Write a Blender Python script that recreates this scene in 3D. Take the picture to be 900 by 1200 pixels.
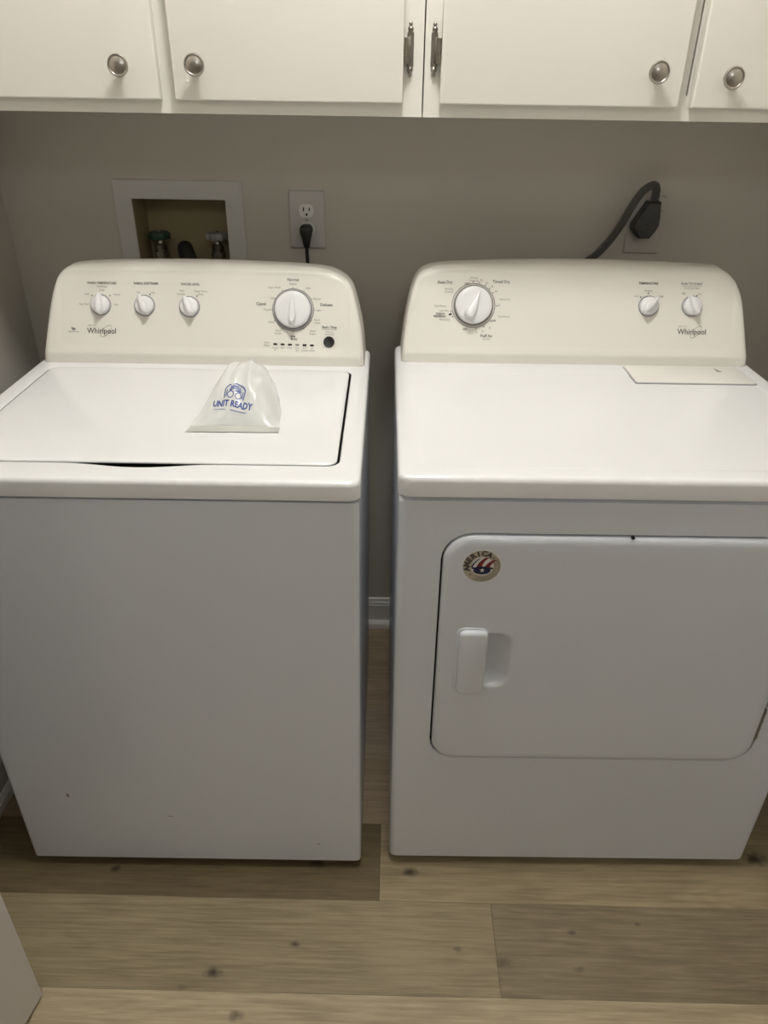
import bpy, bmesh, math, random
from mathutils import Vector, Matrix, noise
random.seed(4)
PI = math.pi
for o in list(bpy.data.objects):
    bpy.data.objects.remove(o, do_unlink=True)
SC = bpy.context.scene
COL = SC.collection
R = math.radians

# ------------------------------------------------------------------ camera, light, exposure
def make_camera():
    cd = bpy.data.cameras.new('camera')
    cam = bpy.data.objects.new('camera', cd)
    COL.objects.link(cam)
    pi, ya, ro = R(30.3123), R(-0.4614), R(0.888)
    f = Vector((math.sin(ya)*math.cos(pi), math.cos(ya)*math.cos(pi), -math.sin(pi)))
    r = f.cross(Vector((0, 0, 1))).normalized()
    u = r.cross(f)
    r2 = r*math.cos(ro) + u*math.sin(ro)
    u2 = u*math.cos(ro) - r*math.sin(ro)
    m = Matrix(((r2.x, u2.x, -f.x, 0.5874), (r2.y, u2.y, -f.y, -0.9425), (r2.z, u2.z, -f.z, 1.4171), (0, 0, 0, 1)))
    cam.matrix_world = m
    cd.sensor_fit = 'VERTICAL'
    cd.sensor_height = 36.0
    cd.sensor_width = 27.0
    cd.lens = 860.76/1200*36.0
    cd.clip_start = 0.02
    SC.camera = cam
make_camera()

world = bpy.data.worlds.new('world')
SC.world = world
world.use_nodes = True
world.node_tree.nodes['Background'].inputs['Color'].default_value = (0.82, 0.91, 1.0, 1)
world.node_tree.nodes['Background'].inputs['Strength'].default_value = 0.03

LAMP = (0.585, -0.01, 2.53)
ld = bpy.data.lights.new('ceiling_bulb', 'POINT')
ld.energy = 45
ld.color = (1.0, 0.985, 0.965)
ld.shadow_soft_size = 0.14
lo = bpy.data.objects.new('ceiling_bulb', ld)
lo.location = LAMP
COL.objects.link(lo)

l2 = bpy.data.lights.new('hall_bulb', 'POINT')        # ceiling lamp of the hallway behind the camera
l2.energy = 13
l2.color = (0.93, 0.97, 1.0)
l2.shadow_soft_size = 0.13
o2 = bpy.data.objects.new('hall_bulb', l2)
o2.location = (0.95, -2.40, 2.46)
COL.objects.link(o2)

SC.view_settings.view_transform = 'Standard'
SC.view_settings.look = 'None'
SC.view_settings.gamma = 1.0
SC.view_settings.use_curve_mapping = False
SC.view_settings.exposure = 0.07

# ------------------------------------------------------------------ materials
MATS = {}
def mat(name, col, rough=0.5, metal=0.0, spec=0.5, coat=0.0, bump=None, mottling=None):
    m = bpy.data.materials.new(name); m.use_nodes = True
    nt = m.node_tree; b = nt.nodes['Principled BSDF']
    b.inputs['Base Color'].default_value = (*col, 1)
    b.inputs['Roughness'].default_value = rough
    b.inputs['Metallic'].default_value = metal
    b.inputs['Specular IOR Level'].default_value = spec
    b.inputs['Coat Weight'].default_value = coat
    b.inputs['Coat Roughness'].default_value = 0.08
    if mottling or bump:
        tc = nt.nodes.new('ShaderNodeTexCoord')
    if mottling:
        sc, amt = mottling
        n = nt.nodes.new('ShaderNodeTexNoise'); n.inputs['Scale'].default_value = sc; n.inputs['Detail'].default_value = 3
        nt.links.new(tc.outputs['Object'], n.inputs['Vector'])
        mx = nt.nodes.new('ShaderNodeMix'); mx.data_type = 'RGBA'
        mx.inputs['A'].default_value = (*[c*(1-amt) for c in col], 1)
        mx.inputs['B'].default_value = (*[min(1, c*(1+amt)) for c in col], 1)
        nt.links.new(n.outputs['Fac'], mx.inputs['Factor'])
        nt.links.new(mx.outputs['Result'], b.inputs['Base Color'])
    if bump:
        sc, st, dist = bump
        n = nt.nodes.new('ShaderNodeTexNoise'); n.inputs['Scale'].default_value = sc; n.inputs['Detail'].default_value = 2
        nt.links.new(tc.outputs['Object'], n.inputs['Vector'])
        bp = nt.nodes.new('ShaderNodeBump'); bp.inputs['Strength'].default_value = st; bp.inputs['Distance'].default_value = dist
        nt.links.new(n.outputs['Fac'], bp.inputs['Height'])
        nt.links.new(bp.outputs['Normal'], b.inputs['Normal'])
    MATS[name] = m
    return m

mat('enamel', (0.735, 0.765, 0.825), 0.22, bump=(420, 0.05, 0.0004))  # white tinted blue to carry the cool fill light on the fronts
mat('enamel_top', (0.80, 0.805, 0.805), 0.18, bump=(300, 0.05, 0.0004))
mat('bisque', (0.775, 0.755, 0.685), 0.38, mottling=(3, 0.01))
mat('lint_cream', (0.80, 0.785, 0.735), 0.4, mottling=(4, 0.01))
mat('knob_white', (0.80, 0.80, 0.80), 0.3, mottling=(20, 0.01))
mat('ring_grey', (0.33, 0.33, 0.34), 0.45, mottling=(20, 0.02))
mat('pewter_print', (0.30, 0.28, 0.26), 0.6, mottling=(50, 0.02))
mat('ink', (0.06, 0.055, 0.05), 0.6, mottling=(50, 0.05))
mat('ink_soft', (0.20, 0.185, 0.16), 0.6, mottling=(50, 0.05))
mat('silver_print', (0.28, 0.27, 0.25), 0.4, mottling=(50, 0.03))
mat('black_plastic', (0.012, 0.012, 0.012), 0.35, mottling=(30, 0.1))
mat('dark_void', (0.008, 0.008, 0.009), 0.8, mottling=(10, 0.1))
mat('rubber', (0.009, 0.009, 0.009), 0.6, mottling=(30, 0.1))
mat('wall_paint', (0.525, 0.495, 0.435), 0.8, bump=(260, 0.10, 0.0006), mottling=(2.0, 0.015))
mat('ceiling_paint', (0.80, 0.78, 0.74), 0.9, mottling=(2.0, 0.015))
mat('trim_paint', (0.78, 0.77, 0.74), 0.35, mottling=(3.0, 0.01))
mat('door_paint', (0.62, 0.59, 0.55), 0.4, mottling=(3.0, 0.01))
mat('cabinet_paint', (0.84, 0.815, 0.745), 0.33, bump=(60, 0.06, 0.0008), mottling=(5.0, 0.012))
mat('nickel', (0.46, 0.43, 0.39), 0.28, 1.0, bump=(500, 0.05, 0.0003))
mat('hinge_metal', (0.32, 0.29, 0.25), 0.36, 1.0, mottling=(60, 0.25))
mat('screw_metal', (0.30, 0.29, 0.27), 0.4, 1.0, mottling=(60, 0.2))
mat('outlet_plastic', (0.52, 0.50, 0.48), 0.4, mottling=(10, 0.01))
mat('receptacle_white', (0.72, 0.71, 0.69), 0.35, mottling=(10, 0.01))
mat('painted_plate', (0.50, 0.475, 0.43), 0.5, mottling=(10, 0.01))
mat('box_plate', (0.55, 0.535, 0.51), 0.45, mottling=(6, 0.02))
mat('box_inside', (0.32, 0.265, 0.145), 0.6, mottling=(8, 0.06))
mat('brass_dull', (0.35, 0.33, 0.28), 0.35, 1.0, mottling=(80, 0.3))
mat('valve_green', (0.02, 0.055, 0.038), 0.45, mottling=(60, 0.2))
mat('valve_pale', (0.30, 0.30, 0.28), 0.45, mottling=(60, 0.3))
mat('plug_grey', (0.045, 0.043, 0.042), 0.5, mottling=(40, 0.1))
mat('cord_grey', (0.075, 0.07, 0.066), 0.5, mottling=(40, 0.1))
mat('st_beige', (0.47, 0.42, 0.32), 0.5, mottling=(80, 0.05))
mat('st_white', (0.75, 0.73, 0.70), 0.5, mottling=(80, 0.02))
mat('st_red', (0.22, 0.02, 0.025), 0.5, mottling=(80, 0.05))
mat('st_navy', (0.012, 0.018, 0.07), 0.5, mottling=(80, 0.05))
mat('bag_blue', (0.010, 0.045, 0.24), 0.5, mottling=(80, 0.05))
mat('paper_pale', (0.60, 0.62, 0.52), 0.7, mottling=(30, 0.08))
mat('scuff', (0.30, 0.27, 0.25), 0.7, mottling=(80, 0.2))

def bag_material():
    m = bpy.data.materials.new('clear_plastic'); m.use_nodes = True
    nt = m.node_tree; b = nt.nodes['Principled BSDF']; out = nt.nodes['Material Output']
    b.inputs['Base Color'].default_value = (0.92, 0.93, 0.91, 1)
    b.inputs['Roughness'].default_value = 0.16
    b.inputs['Specular IOR Level'].default_value = 0.8
    tr = nt.nodes.new('ShaderNodeBsdfTransparent'); tr.inputs['Color'].default_value = (0.97, 0.98, 0.97, 1)
    fr = nt.nodes.new('ShaderNodeLayerWeight'); fr.inputs['Blend'].default_value = 0.35
    mr = nt.nodes.new('ShaderNodeMapRange'); mr.inputs['To Min'].default_value = 0.42; mr.inputs['To Max'].default_value = 0.85
    nt.links.new(fr.outputs['Facing'], mr.inputs['Value'])
    mix = nt.nodes.new('ShaderNodeMixShader')
    nt.links.new(mr.outputs['Result'], mix.inputs['Fac'])
    nt.links.new(tr.outputs['BSDF'], mix.inputs[1]); nt.links.new(b.outputs['BSDF'], mix.inputs[2])
    nt.links.new(mix.outputs['Shader'], out.inputs['Surface'])
    MATS['clear_plastic'] = m
bag_material()

mat('hem_film', (0.50, 0.51, 0.47), 0.25, mottling=(30, 0.06))

def wood_material():
    m = bpy.data.materials.new('oak_plank'); m.use_nodes = True
    nt = m.node_tree; L = nt.links.new; b = nt.nodes['Principled BSDF']
    def N(t, **k):
        n = nt.nodes.new(t)
        for a, v in k.items(): setattr(n, a, v)
        return n
    def val(n, k, v): n.inputs[k].default_value = v
    oi = N('ShaderNodeObjectInfo'); geo = N('ShaderNodeNewGeometry')
    # each plank samples its own part of the grain
    rm = N('ShaderNodeMath', operation='MULTIPLY'); val(rm, 1, 37.0); L(oi.outputs['Random'], rm.inputs[0])
    cx = N('ShaderNodeCombineXYZ'); L(rm.outputs[0], cx.inputs['X']); L(rm.outputs[0], cx.inputs['Z'])
    ad = N('ShaderNodeVectorMath', operation='ADD'); L(geo.outputs['Position'], ad.inputs[0]); L(cx.outputs[0], ad.inputs[1])
    # knots (position, size): dark spots in the boards that also bend the grain
    knots = [(0.281, -0.209, .020, .9), (0.033, -0.008, .016, .9), (0.337, -0.279, .016, .8), (0.818, -0.178, .020, .45),
             (0.4235, -0.1546, .012, .8), (0.448, 0.014, .020, .9), (0.645, 0.0, .020, .9), (0.959, -0.1875, .012, .5),
             (0.7316, -0.1554, .010, .6), (1.384, 0.049, .032, .9), (0.957, -0.119, .010, .55), (1.09, -0.100, .008, .5), (0.23, -0.235, .010, .35)]
    nz = N('ShaderNodeTexNoise'); val(nz, 'Scale', 60.0); val(nz, 'Detail', 3.0); L(geo.outputs['Position'], nz.inputs['Vector'])
    prev = None
    for (kx, ky, kr, ks) in knots:
        sv = N('ShaderNodeVectorMath', operation='SUBTRACT'); L(geo.outputs['Position'], sv.inputs[0]); sv.inputs[1].default_value = (kx, ky, 0)
        ml = N('ShaderNodeVectorMath', operation='MULTIPLY'); L(sv.outputs[0], ml.inputs[0]); ml.inputs[1].default_value = (0.75, 1.25, 0)
        ln = N('ShaderNodeVectorMath', operation='LENGTH'); L(ml.outputs[0], ln.inputs[0])
        w = N('ShaderNodeMath', operation='MULTIPLY_ADD'); L(nz.outputs['Fac'], w.inputs[0]); val(w, 1, kr*1.1); L(ln.outputs['Value'], w.inputs[2])
        mp = N('ShaderNodeMapRange'); val(mp, 'From Min', kr*0.65); val(mp, 'From Max', kr*1.35); val(mp, 'To Min', ks); val(mp, 'To Max', 0.0)
        L(w.outputs[0], mp.inputs['Value'])
        if prev is None: prev = mp.outputs['Result']
        else:
            mxn = N('ShaderNodeMath', operation='MAXIMUM'); L(prev, mxn.inputs[0]); L(mp.outputs['Result'], mxn.inputs[1]); prev = mxn.outputs[0]
    # fine grain streaks
    s1 = N('ShaderNodeVectorMath', operation='MULTIPLY'); s1.inputs[1].default_value = (7.0, 150.0, 1.0); L(ad.outputs[0], s1.inputs[0])
    n1 = N('ShaderNodeTexNoise'); val(n1, 'Scale', 1.0); val(n1, 'Detail', 6.0); val(n1, 'Roughness', 0.68); val(n1, 'Distortion', 0.25); L(s1.outputs[0], n1.inputs['Vector'])
    # cathedral grain
    s2 = N('ShaderNodeVectorMath', operation='MULTIPLY'); s2.inputs[1].default_value = (1.6, 9.0, 1.0); L(ad.outputs[0], s2.inputs[0])
    n2 = N('ShaderNodeTexNoise'); val(n2, 'Scale', 1.0); val(n2, 'Detail', 2.0); val(n2, 'Distortion', 0.4); L(s2.outputs[0], n2.inputs['Vector'])
    mm = N('ShaderNodeMath', operation='MULTIPLY'); val(mm, 1, 70.0); L(n2.outputs['Fac'], mm.inputs[0])
    sn = N('ShaderNodeMath', operation='SINE'); L(mm.outputs[0], sn.inputs[0])
    # broad tone
    n3 = N('ShaderNodeTexNoise'); val(n3, 'Scale', 5.0); val(n3, 'Detail', 3.0); L(ad.outputs[0], n3.inputs['Vector'])
    a1 = N('ShaderNodeMath', operation='MULTIPLY_ADD'); L(sn.outputs[0], a1.inputs[0]); val(a1, 1, 0.035); L(n1.outputs['Fac'], a1.inputs[2])
    a2 = N('ShaderNodeMath', operation='MULTIPLY_ADD'); L(n3.outputs['Fac'], a2.inputs[0]); val(a2, 1, 0.35); L(a1.outputs[0], a2.inputs[2])
    rp = N('ShaderNodeValToRGB')
    rp.color_ramp.elements[0].position = 0.42; rp.color_ramp.elements[0].color = (0.60, 0.57, 0.52, 1)
    rp.color_ramp.elements[1].position = 0.86; rp.color_ramp.elements[1].color = (1.10, 1.08, 1.05, 1)
    L(a2.outputs[0], rp.inputs['Fac'])
    tint = N('ShaderNodeMix', data_type='RGBA', blend_type='MULTIPLY'); val(tint, 'Factor', 1.0)
    L(oi.outputs['Color'], tint.inputs['A']); L(rp.outputs['Color'], tint.inputs['B'])
    kn = N('ShaderNodeMix', data_type='RGBA'); L(prev, kn.inputs['Factor']); L(tint.outputs['Result'], kn.inputs['A']); kn.inputs['B'].default_value = (0.035, 0.025, 0.016, 1)
    L(kn.outputs['Result'], b.inputs['Base Color'])
    val(b, 'Roughness', 0.5); val(b, 'Specular IOR Level', 0.35)
    bp = N('ShaderNodeBump'); val(bp, 'Strength', 0.12); val(bp, 'Distance', 0.001); L(n1.outputs['Fac'], bp.inputs['Height']); L(bp.outputs['Normal'], b.inputs['Normal'])
    MATS['oak_plank'] = m
wood_material()

# ------------------------------------------------------------------ mesh helpers
class MB:
    def __init__(self): self.v = []; self.f = []; self.m = []
    def add(self, vs, fs, mi=0):
        o = len(self.v)
        self.v += [tuple(p) for p in vs]
        for q in fs: self.f.append(tuple(i+o for i in q)); self.m.append(mi)
        return self
    def loft(self, loops, cap0=False, cap1=False, mi=0, closed=True):
        n = len(loops[0]); vs = [p for l in loops for p in l]; fs = []
        for a in range(len(loops)-1):
            for i in range(n if closed else n-1):
                j = (i+1) % n
                fs.append((a*n+i, a*n+j, (a+1)*n+j, (a+1)*n+i))
        if cap0: fs.append(tuple(range(n-1, -1, -1)))
        if cap1: fs.append(tuple((len(loops)-1)*n+i for i in range(n)))
        return self.add(vs, fs, mi)
    def box(self, x0, x1, y0, y1, z0, z1, bev=0.0, seg=2, mi=0):
        bm = bmesh.new(); bmesh.ops.create_cube(bm, size=1)
        for v in bm.verts:
            v.co = Vector(((x0+x1)/2+v.co.x*(x1-x0), (y0+y1)/2+v.co.y*(y1-y0), (z0+z1)/2+v.co.z*(z1-z0)))
        if bev > 0:
            bmesh.ops.bevel(bm, geom=list(bm.edges), offset=bev, segments=seg, affect='EDGES', profile=0.5)
        bm.verts.index_update()
        self.add([v.co for v in bm.verts], [[v.index for v in f.verts] for f in bm.faces], mi)
        bm.free(); return self
    def tube(self, path, r, n=12, mi=0, caps=True, flat=None):
        P = [Vector(p) for p in path]; rs = r if isinstance(r, (list, tuple)) else [r]*len(P)
        loops = []; up = Vector((0.13, 0.2, 1)).normalized(); prev = None
        for i, p in enumerate(P):
            t = (P[min(i+1, len(P)-1)]-P[max(i-1, 0)]).normalized()
            if prev is None:
                a = t.cross(up)
                if a.length < 1e-3: a = t.cross(Vector((1, 0, 0)))
            else:
                a = prev-t*prev.dot(t)
            a.normalize(); prev = a; b2 = t.cross(a)
            loops.append([p+(a*math.cos(2*PI*k/n)+b2*math.sin(2*PI*k/n))*rs[i] for k in range(n)])
        return self.loft(loops, caps, caps, mi)
    def lathe(self, prof, n=32, mi=0, org=(0, 0, 0), M=None, cap0=True, cap1=True):
        M = M or Matrix.Identity(3); o = Vector(org)
        loops = [[o+M @ Vector((r*math.cos(2*PI*k/n), r*math.sin(2*PI*k/n), z)) for k in range(n)] for r, z in prof]
        return self.loft(loops, cap0, cap1, mi)
    def build(self, name, mats, parent=None, smooth=35, loc=None, rot=None):
        me = bpy.data.meshes.new(name); me.from_pydata(self.v, [], self.f); me.validate(verbose=False)
        if not isinstance(mats, (list, tuple)): mats = [mats]
        for q in mats: me.materials.append(MATS[q])
        if len(mats) > 1 and len(me.polygons) == len(self.m): me.polygons.foreach_set('material_index', self.m)
        bm = bmesh.new(); bm.from_mesh(me); bmesh.ops.remove_doubles(bm, verts=bm.verts, dist=1e-6)
        bmesh.ops.recalc_face_normals(bm, faces=bm.faces); bm.to_mesh(me); bm.free()
        if smooth:
            me.shade_smooth(); me.set_sharp_from_angle(angle=R(smooth))
        o = bpy.data.objects.new(name, me); COL.objects.link(o)
        if parent: o.parent = parent
        if loc: o.location = loc
        if rot: o.rotation_euler = rot
        return o
    def build_flat(self, name, mats, parent=None):          # thin printed shapes: keep faces as given
        me = bpy.data.meshes.new(name); me.from_pydata(self.v, [], self.f)
        if not isinstance(mats, (list, tuple)): mats = [mats]
        for q in mats: me.materials.append(MATS[q])
        me.polygons.foreach_set('material_index', self.m)
        o = bpy.data.objects.new(name, me); COL.objects.link(o)
        if parent: o.parent = parent
        return o

def rrect(x0, x1, y0, y1, r, nc=6, ns=1):
    """rounded rectangle, anticlockwise from the lower left corner's end; ns points inside each side"""
    pts = []
    cs = [(x1-r, y0+r, -90), (x1-r, y1-r, 0), (x0+r, y1-r, 90), (x0+r, y0+r, 180)]
    for k in range(4):
        cx, cy, a0 = cs[k]
        px, py, pa = cs[k-1]
        s = (px+r*math.cos(R(pa+90)), py+r*math.sin(R(pa+90)))
        e = (cx+r*math.cos(R(a0)), cy+r*math.sin(R(a0)))
        for j in range(1, ns): pts.append((s[0]+(e[0]-s[0])*j/ns, s[1]+(e[1]-s[1])*j/ns))
        for j in range(nc+1):
            a = R(a0+90*j/nc); pts.append((cx+r*math.cos(a), cy+r*math.sin(a)))
    return pts
def XY(l, z): return [(x, y, z) for x, y in l]
def XZ(l, y): return [(x, y, z) for x, z in l]
def slab_xz(x0, x1, z0, z1, yb, yf, r, bev, nc=6):
    """panel facing -y with rounded corners and a softened front edge"""
    L = [XZ(rrect(x0, x1, z0, z1, r, nc), yb)]
    for k in range(0, 5):
        a = PI/2*k/4
        ins = bev*(1-math.cos(a)); yy = yf+bev*(1-math.sin(a))
        L.append(XZ(rrect(x0+ins, x1-ins, z0+ins, z1-ins, max(r-ins, 1e-4), nc), yy))
    return L

def empty(name, loc=(0, 0, 0), rz=0, label=None, cat=None, group=None, kind=None):
    o = bpy.data.objects.new(name, None); COL.objects.link(o)
    o.location = loc; o.rotation_euler = (0, 0, rz); o.empty_display_size = 0.05
    return tag(o, label, cat, group, kind)
def tag(o, label=None, cat=None, group=None, kind=None):
    if label: o['label'] = label
    if cat: o['category'] = cat
    if group: o['group'] = group
    if kind: o['kind'] = kind
    return o
def plabel(o, s): o['label'] = s; return o

def text_tris(s, size, weight=0.0, ax='CENTER', squeeze=1.0):
    cu = bpy.data.curves.new('t', 'FONT'); cu.body = s; cu.size = size; cu.align_x = ax; cu.align_y = 'CENTER'
    cu.resolution_u = 2; cu.offset = weight*size
    ob = bpy.data.objects.new('t', cu)
    me = bpy.data.meshes.new_from_object(ob)
    vs = [(v.co.x*squeeze, v.co.y) for v in me.vertices]; fs = [tuple(p.vertices) for p in me.polygons]
    bpy.data.objects.remove(ob); bpy.data.curves.remove(cu); bpy.data.meshes.remove(me)
    return vs, fs

# ------------------------------------------------------------------ the setting
XL, XR, YB, YF, ZC = -0.2866, 1.53, 0.8091, -1.06, 2.60
BX0, BX1, BZ0, BZ1 = 0.000, 0.2115, 0.985, 1.1885          # opening for the laundry valve box

def floor_and_planks():
    fl = tag(MB().box(XL-0.1, XR+0.1, -3.3, YB+0.1, -0.06, -0.0012).build('floor', 'dark_void', smooth=0), kind='structure')
    W = 0.1765; y = -0.0640
    tones = [(0.335, 0.265, 0.175), (0.365, 0.295, 0.20), (0.30, 0.24, 0.16), (0.33, 0.275, 0.195), (0.345, 0.275, 0.185)]
    cache = {}
    rnd = random.Random(11)
    fixed = {0: [0.583], -1: [0.8063], -2: [-0.02], 1: [0.20, 1.40], 2: [0.72], 3: [0.05, 1.25], 4: [0.5]}
    tone_fix = {(0, 0): (0.165, 0.127, 0.068), (0, 1): (0.355, 0.290, 0.180), (-1, 0): (0.315, 0.259, 0.162), (-1, 1): (0.258, 0.210, 0.135),  # first board is a dark one, darkened further for the washer's shadow
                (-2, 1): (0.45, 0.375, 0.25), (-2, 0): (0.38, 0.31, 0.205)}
    for k in range(-18, 5):
        y0 = y+k*W; y1 = y0+W-0.0006
        if y0 > YB: continue
        cuts = fixed.get(k) or [rnd.uniform(-0.1, 0.5), rnd.uniform(0.9, 1.4)]
        xs = [XL-0.05]+cuts+[XR+0.05]
        for i in range(len(xs)-1):
            a, b_ = xs[i], xs[i+1]-0.0006
            key = round(b_-a, 4)
            if key not in cache:
                m = MB(); m.box(0, b_-a, 0, W-0.0004, -0.006, 0, bev=0.0002, seg=1)
                o = m.build('plank', 'oak_plank', fl, smooth=0, loc=(a, y0, 0)); cache[key] = o.data
            else:
                o = bpy.data.objects.new('plank', cache[key]); COL.objects.link(o); o.parent = fl; o.location = (a, y0, 0)
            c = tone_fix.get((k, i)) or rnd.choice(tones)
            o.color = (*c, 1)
floor_and_planks()

def walls():
    m = MB()
    outer = rrect(XL-0.1, XR+0.1, -0.05, ZC+0.05, 0.001, 2); inner = rrect(BX0, BX1, BZ0, BZ1, 0.001, 2)
    m.loft([XZ(outer, YB+0.12), XZ(outer, YB), XZ(inner, YB), XZ(inner, YB+0.12)])
    m.loft([XZ(outer, YB+0.12), XZ(inner, YB+0.12)])
    tag(m.build('wall_back', 'wall_paint', smooth=0), kind='structure')
    YH = -3.2
    tag(MB().box(XL-0.1, XL, YH, YB, -0.05, ZC+0.05).build('wall_left', 'wall_paint', smooth=0), kind='structure')
    tag(MB().box(XR, XR+0.1, YH, YB, -0.05, ZC+0.05).build('wall_right', 'wall_paint', smooth=0), kind='structure')
    f = MB(); dx0, dx1, dz = -0.19, 1.42, 2.25                 # opening between laundry and hallway
    f.box(XL, dx0, YF-0.1, YF, -0.05, ZC+0.05); f.box(dx1, XR, YF-0.1, YF, -0.05, ZC+0.05); f.box(dx0, dx1, YF-0.1, YF, dz, ZC+0.05)
    tag(f.build('wall_front', 'wall_paint', smooth=0), kind='structure')
    tag(MB().box(XL-0.1, XR+0.1, YH-0.1, YH, -0.05, ZC+0.05).build('wall_hallway', 'wall_paint', smooth=0), kind='structure')
    tag(MB().box(XL-0.1, XR+0.1, YH-0.1, YB+0.1, ZC, ZC+0.1).build('ceiling', 'ceiling_paint', smooth=0), kind='structure')
walls()

def baseboards():
    # (out from the wall, height): shoe, flat, moulded top
    prof = [(0, 0), (0.026, 0), (0.026, 0.010), (0.0235, 0.018), (0.018, 0.0235), (0.0125, 0.025), (0.0125, 0.078), (0.0105, 0.081),
            (0.0105, 0.087), (0.0085, 0.089), (0.0065, 0.094), (0.006, 0.0985), (0, 0.100)]
    m = MB(); m.loft([[(x, YB-o, z) for o, z in prof] for x in (XL, XR)], True, True)
    tag(m.build('baseboard_back', 'trim_paint', smooth=20), kind='structure')
    m = MB(); m.loft([[(XL+o, y, z) for o, z in prof] for y in (YF, YB-0.026)], True, True)
    tag(m.build('baseboard_left', 'trim_paint', smooth=20), kind='structure')
    m = MB(); m.loft([[(XR-o, y, z) for o, z in prof] for y in (YF, YB-0.026)], True, True)
    tag(m.build('baseboard_right', 'trim_paint', smooth=20), kind='structure')
baseboards()

def open_door():
    # door leaf standing open into the room beside the camera
    d = Vector((-0.0093, -0.0482, 0)).normalized(); L = 0.79
    rz = math.atan2(d.y, d.x)
    r = empty('door_1', (-0.0116, -0.2572, 0), rz, kind='structure')
    m = MB().box(0, L, -0.035, 0, 0.010, 2.03, bev=0.0015)
    m.build('door_leaf', 'door_paint', r, smooth=0)
    k = MB(); Mx = Matrix.Rotation(R(-90), 3, 'X')
    k.lathe([(0.032, 0), (0.032, 0.006), (0.011, 0.010), (0.011, 0.030), (0.022, 0.040), (0.027, 0.052), (0.024, 0.064), (0.012, 0.069)], 24, 0, (0.065, 0, 0.93), Mx)
    k.build('door_knob', 'nickel', r)
open_door()

# ------------------------------------------------------------------ wall cabinets
CF, CZ0, CZ1 = 0.4890, 1.3665, 2.128
KNOB = None
def cabinet_knob(parent, x, z):
    global KNOB
    y = CF-0.020
    if KNOB is None:
        m = MB(); Mx = Matrix.Rotation(R(90), 3, 'X')
        m.lathe([(0.0095, 0), (0.0090, 0.002), (0.0060, 0.005), (0.0058, 0.012), (0.009, 0.016), (0.0150, 0.0185), (0.0168, 0.0210), (0.0168, 0.0232),
                 (0.0155, 0.0248), (0.0140, 0.0248), (0.0130, 0.0238), (0.0115, 0.0245), (0.0080, 0.0260), (0.0040, 0.0268), (0.0010, 0.0270)], 40, 0, (0, 0, 0), Mx)
        o = m.build('cabinet_knob', 'nickel', parent, smooth=50, loc=(x, y, z)); KNOB = o.data
    else:
        o = bpy.data.objects.new('cabinet_knob', KNOB); COL.objects.link(o); o.parent = parent; o.location = (x, y, z)
    return o
def cabinet_hinge(parent, xs, s, z):
    """exposed hinge: leaf on the stile, barrel along the door edge; s = side the door lies on"""
    m = MB(); y = CF
    m.loft(slab_xz(xs-0.0055, xs+0.0055, z-0.026, z+0.026, y, y-0.0032, 0.0045, 0.0015))
    m.loft([XZ(rrect(xs-0.004, xs+0.004, z-0.024, z+0.024, 0.0035), y-0.0032)], True)
    bx = xs+s*0.0072
    m.tube([(bx, y-0.014, z-0.020), (bx, y-0.014, z-0.009)], 0.0046, 14); m.tube([(bx, y-0.014, z-0.0085), (bx, y-0.014, z+0.016)], 0.0042, 14)
    m.box(min(bx, xs), max(bx, xs), y-0.013, y-0.001, z-0.017, z+0.017, bev=0.001)
    for q in (-1, 1):
        m.lathe([(0.0022, -0.0), (0.0040, 0.002), (0.0048, 0.0045), (0.0040, 0.007), (0.0020, 0.0085), (0.0032, 0.0105), (0.0028, 0.0130), (0.0008, 0.0150)], 14, 0,
                (xs, y-0.003, z+q*0.024), Matrix.Rotation(0 if q > 0 else PI, 3, 'X'))
    return m.build('hinge', 'hinge_metal', parent, smooth=40)

def upper_cabinet(x0, x1, doors, mid, label, hinges, knobs, split=False):
    r = empty('wall_cabinet', (0, 0, 0), 0, label, 'cabinet', 'wall cabinets above the laundry machines')
    b = MB()
    b.box(x0+0.001, x1-0.001, CF+0.019, YB, CZ0+0.004, CZ1)
    b.build('cabinet_body', 'cabinet_paint', r, smooth=0)
    def piece(n, a, b_, c, d): MB().box(a, b_, CF, CF+0.019, c, d).build(n, 'cabinet_paint', r, smooth=0)
    piece('stile', x0+0.0006, x0+0.04, CZ0, CZ1); piece('stile', x1-0.04, x1-0.0006, CZ0, CZ1)
    piece('rail', x0+0.04, x1-0.04, CZ0, CZ0+0.038); piece('rail', x0+0.04, x1-0.04, CZ1-0.04, CZ1)
    if split:                                             # centre stile in two pieces with a narrow gap between
        piece('stile', mid-0.022, mid+0.0050, CZ0+0.038, CZ1-0.04); piece('stile', mid+0.0078, mid+0.022, CZ0+0.038, CZ1-0.04)
    else:
        piece('stile', mid-0.022, mid+0.022, CZ0+0.038, CZ1-0.04)
    ds = []
    for (a, b_) in doors:
        m = MB(); y = CF-0.0205
        L = []
        for ins, yy in ((0.002, CF-0.0012), (0, CF-0.004), (0, y+0.003), (0.0006, y+0.0012), (0.0016, y+0.0003), (0.003, y)):
            L.append(XZ(rrect(a+ins, b_-ins, 1.3872+ins, 2.107-ins, 0.0012, 2), yy))
        m.loft(L, True, True)
        ds.append(m.build('cabinet_door', 'cabinet_paint', r, smooth=25))
    for i, (kx, kz) in enumerate(knobs): cabinet_knob(ds[i], kx, kz)
    for i, hx, s in hinges: cabinet_hinge(ds[i], hx, s, 1.4645)
    return r
upper_cabinet(-0.228, 0.6301, [(-0.195, 0.1890), (0.2142, 0.5968)], 0.2015,
              'cream painted wall cabinet above the washer, left of the dark seam', [(1, 0.6075, -1)], [(0.1322, 1.4353), (0.2568, 1.4375)])
upper_cabinet(0.6312, 1.507, [(0.6583, 1.0573), (1.0795, 1.4785)], 1.0685,
              'cream painted wall cabinet above the dryer, right of the dark seam', [(0, 0.6470, 1)], [(1.0102, 1.4372), (1.1320, 1.4310)], True)
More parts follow.
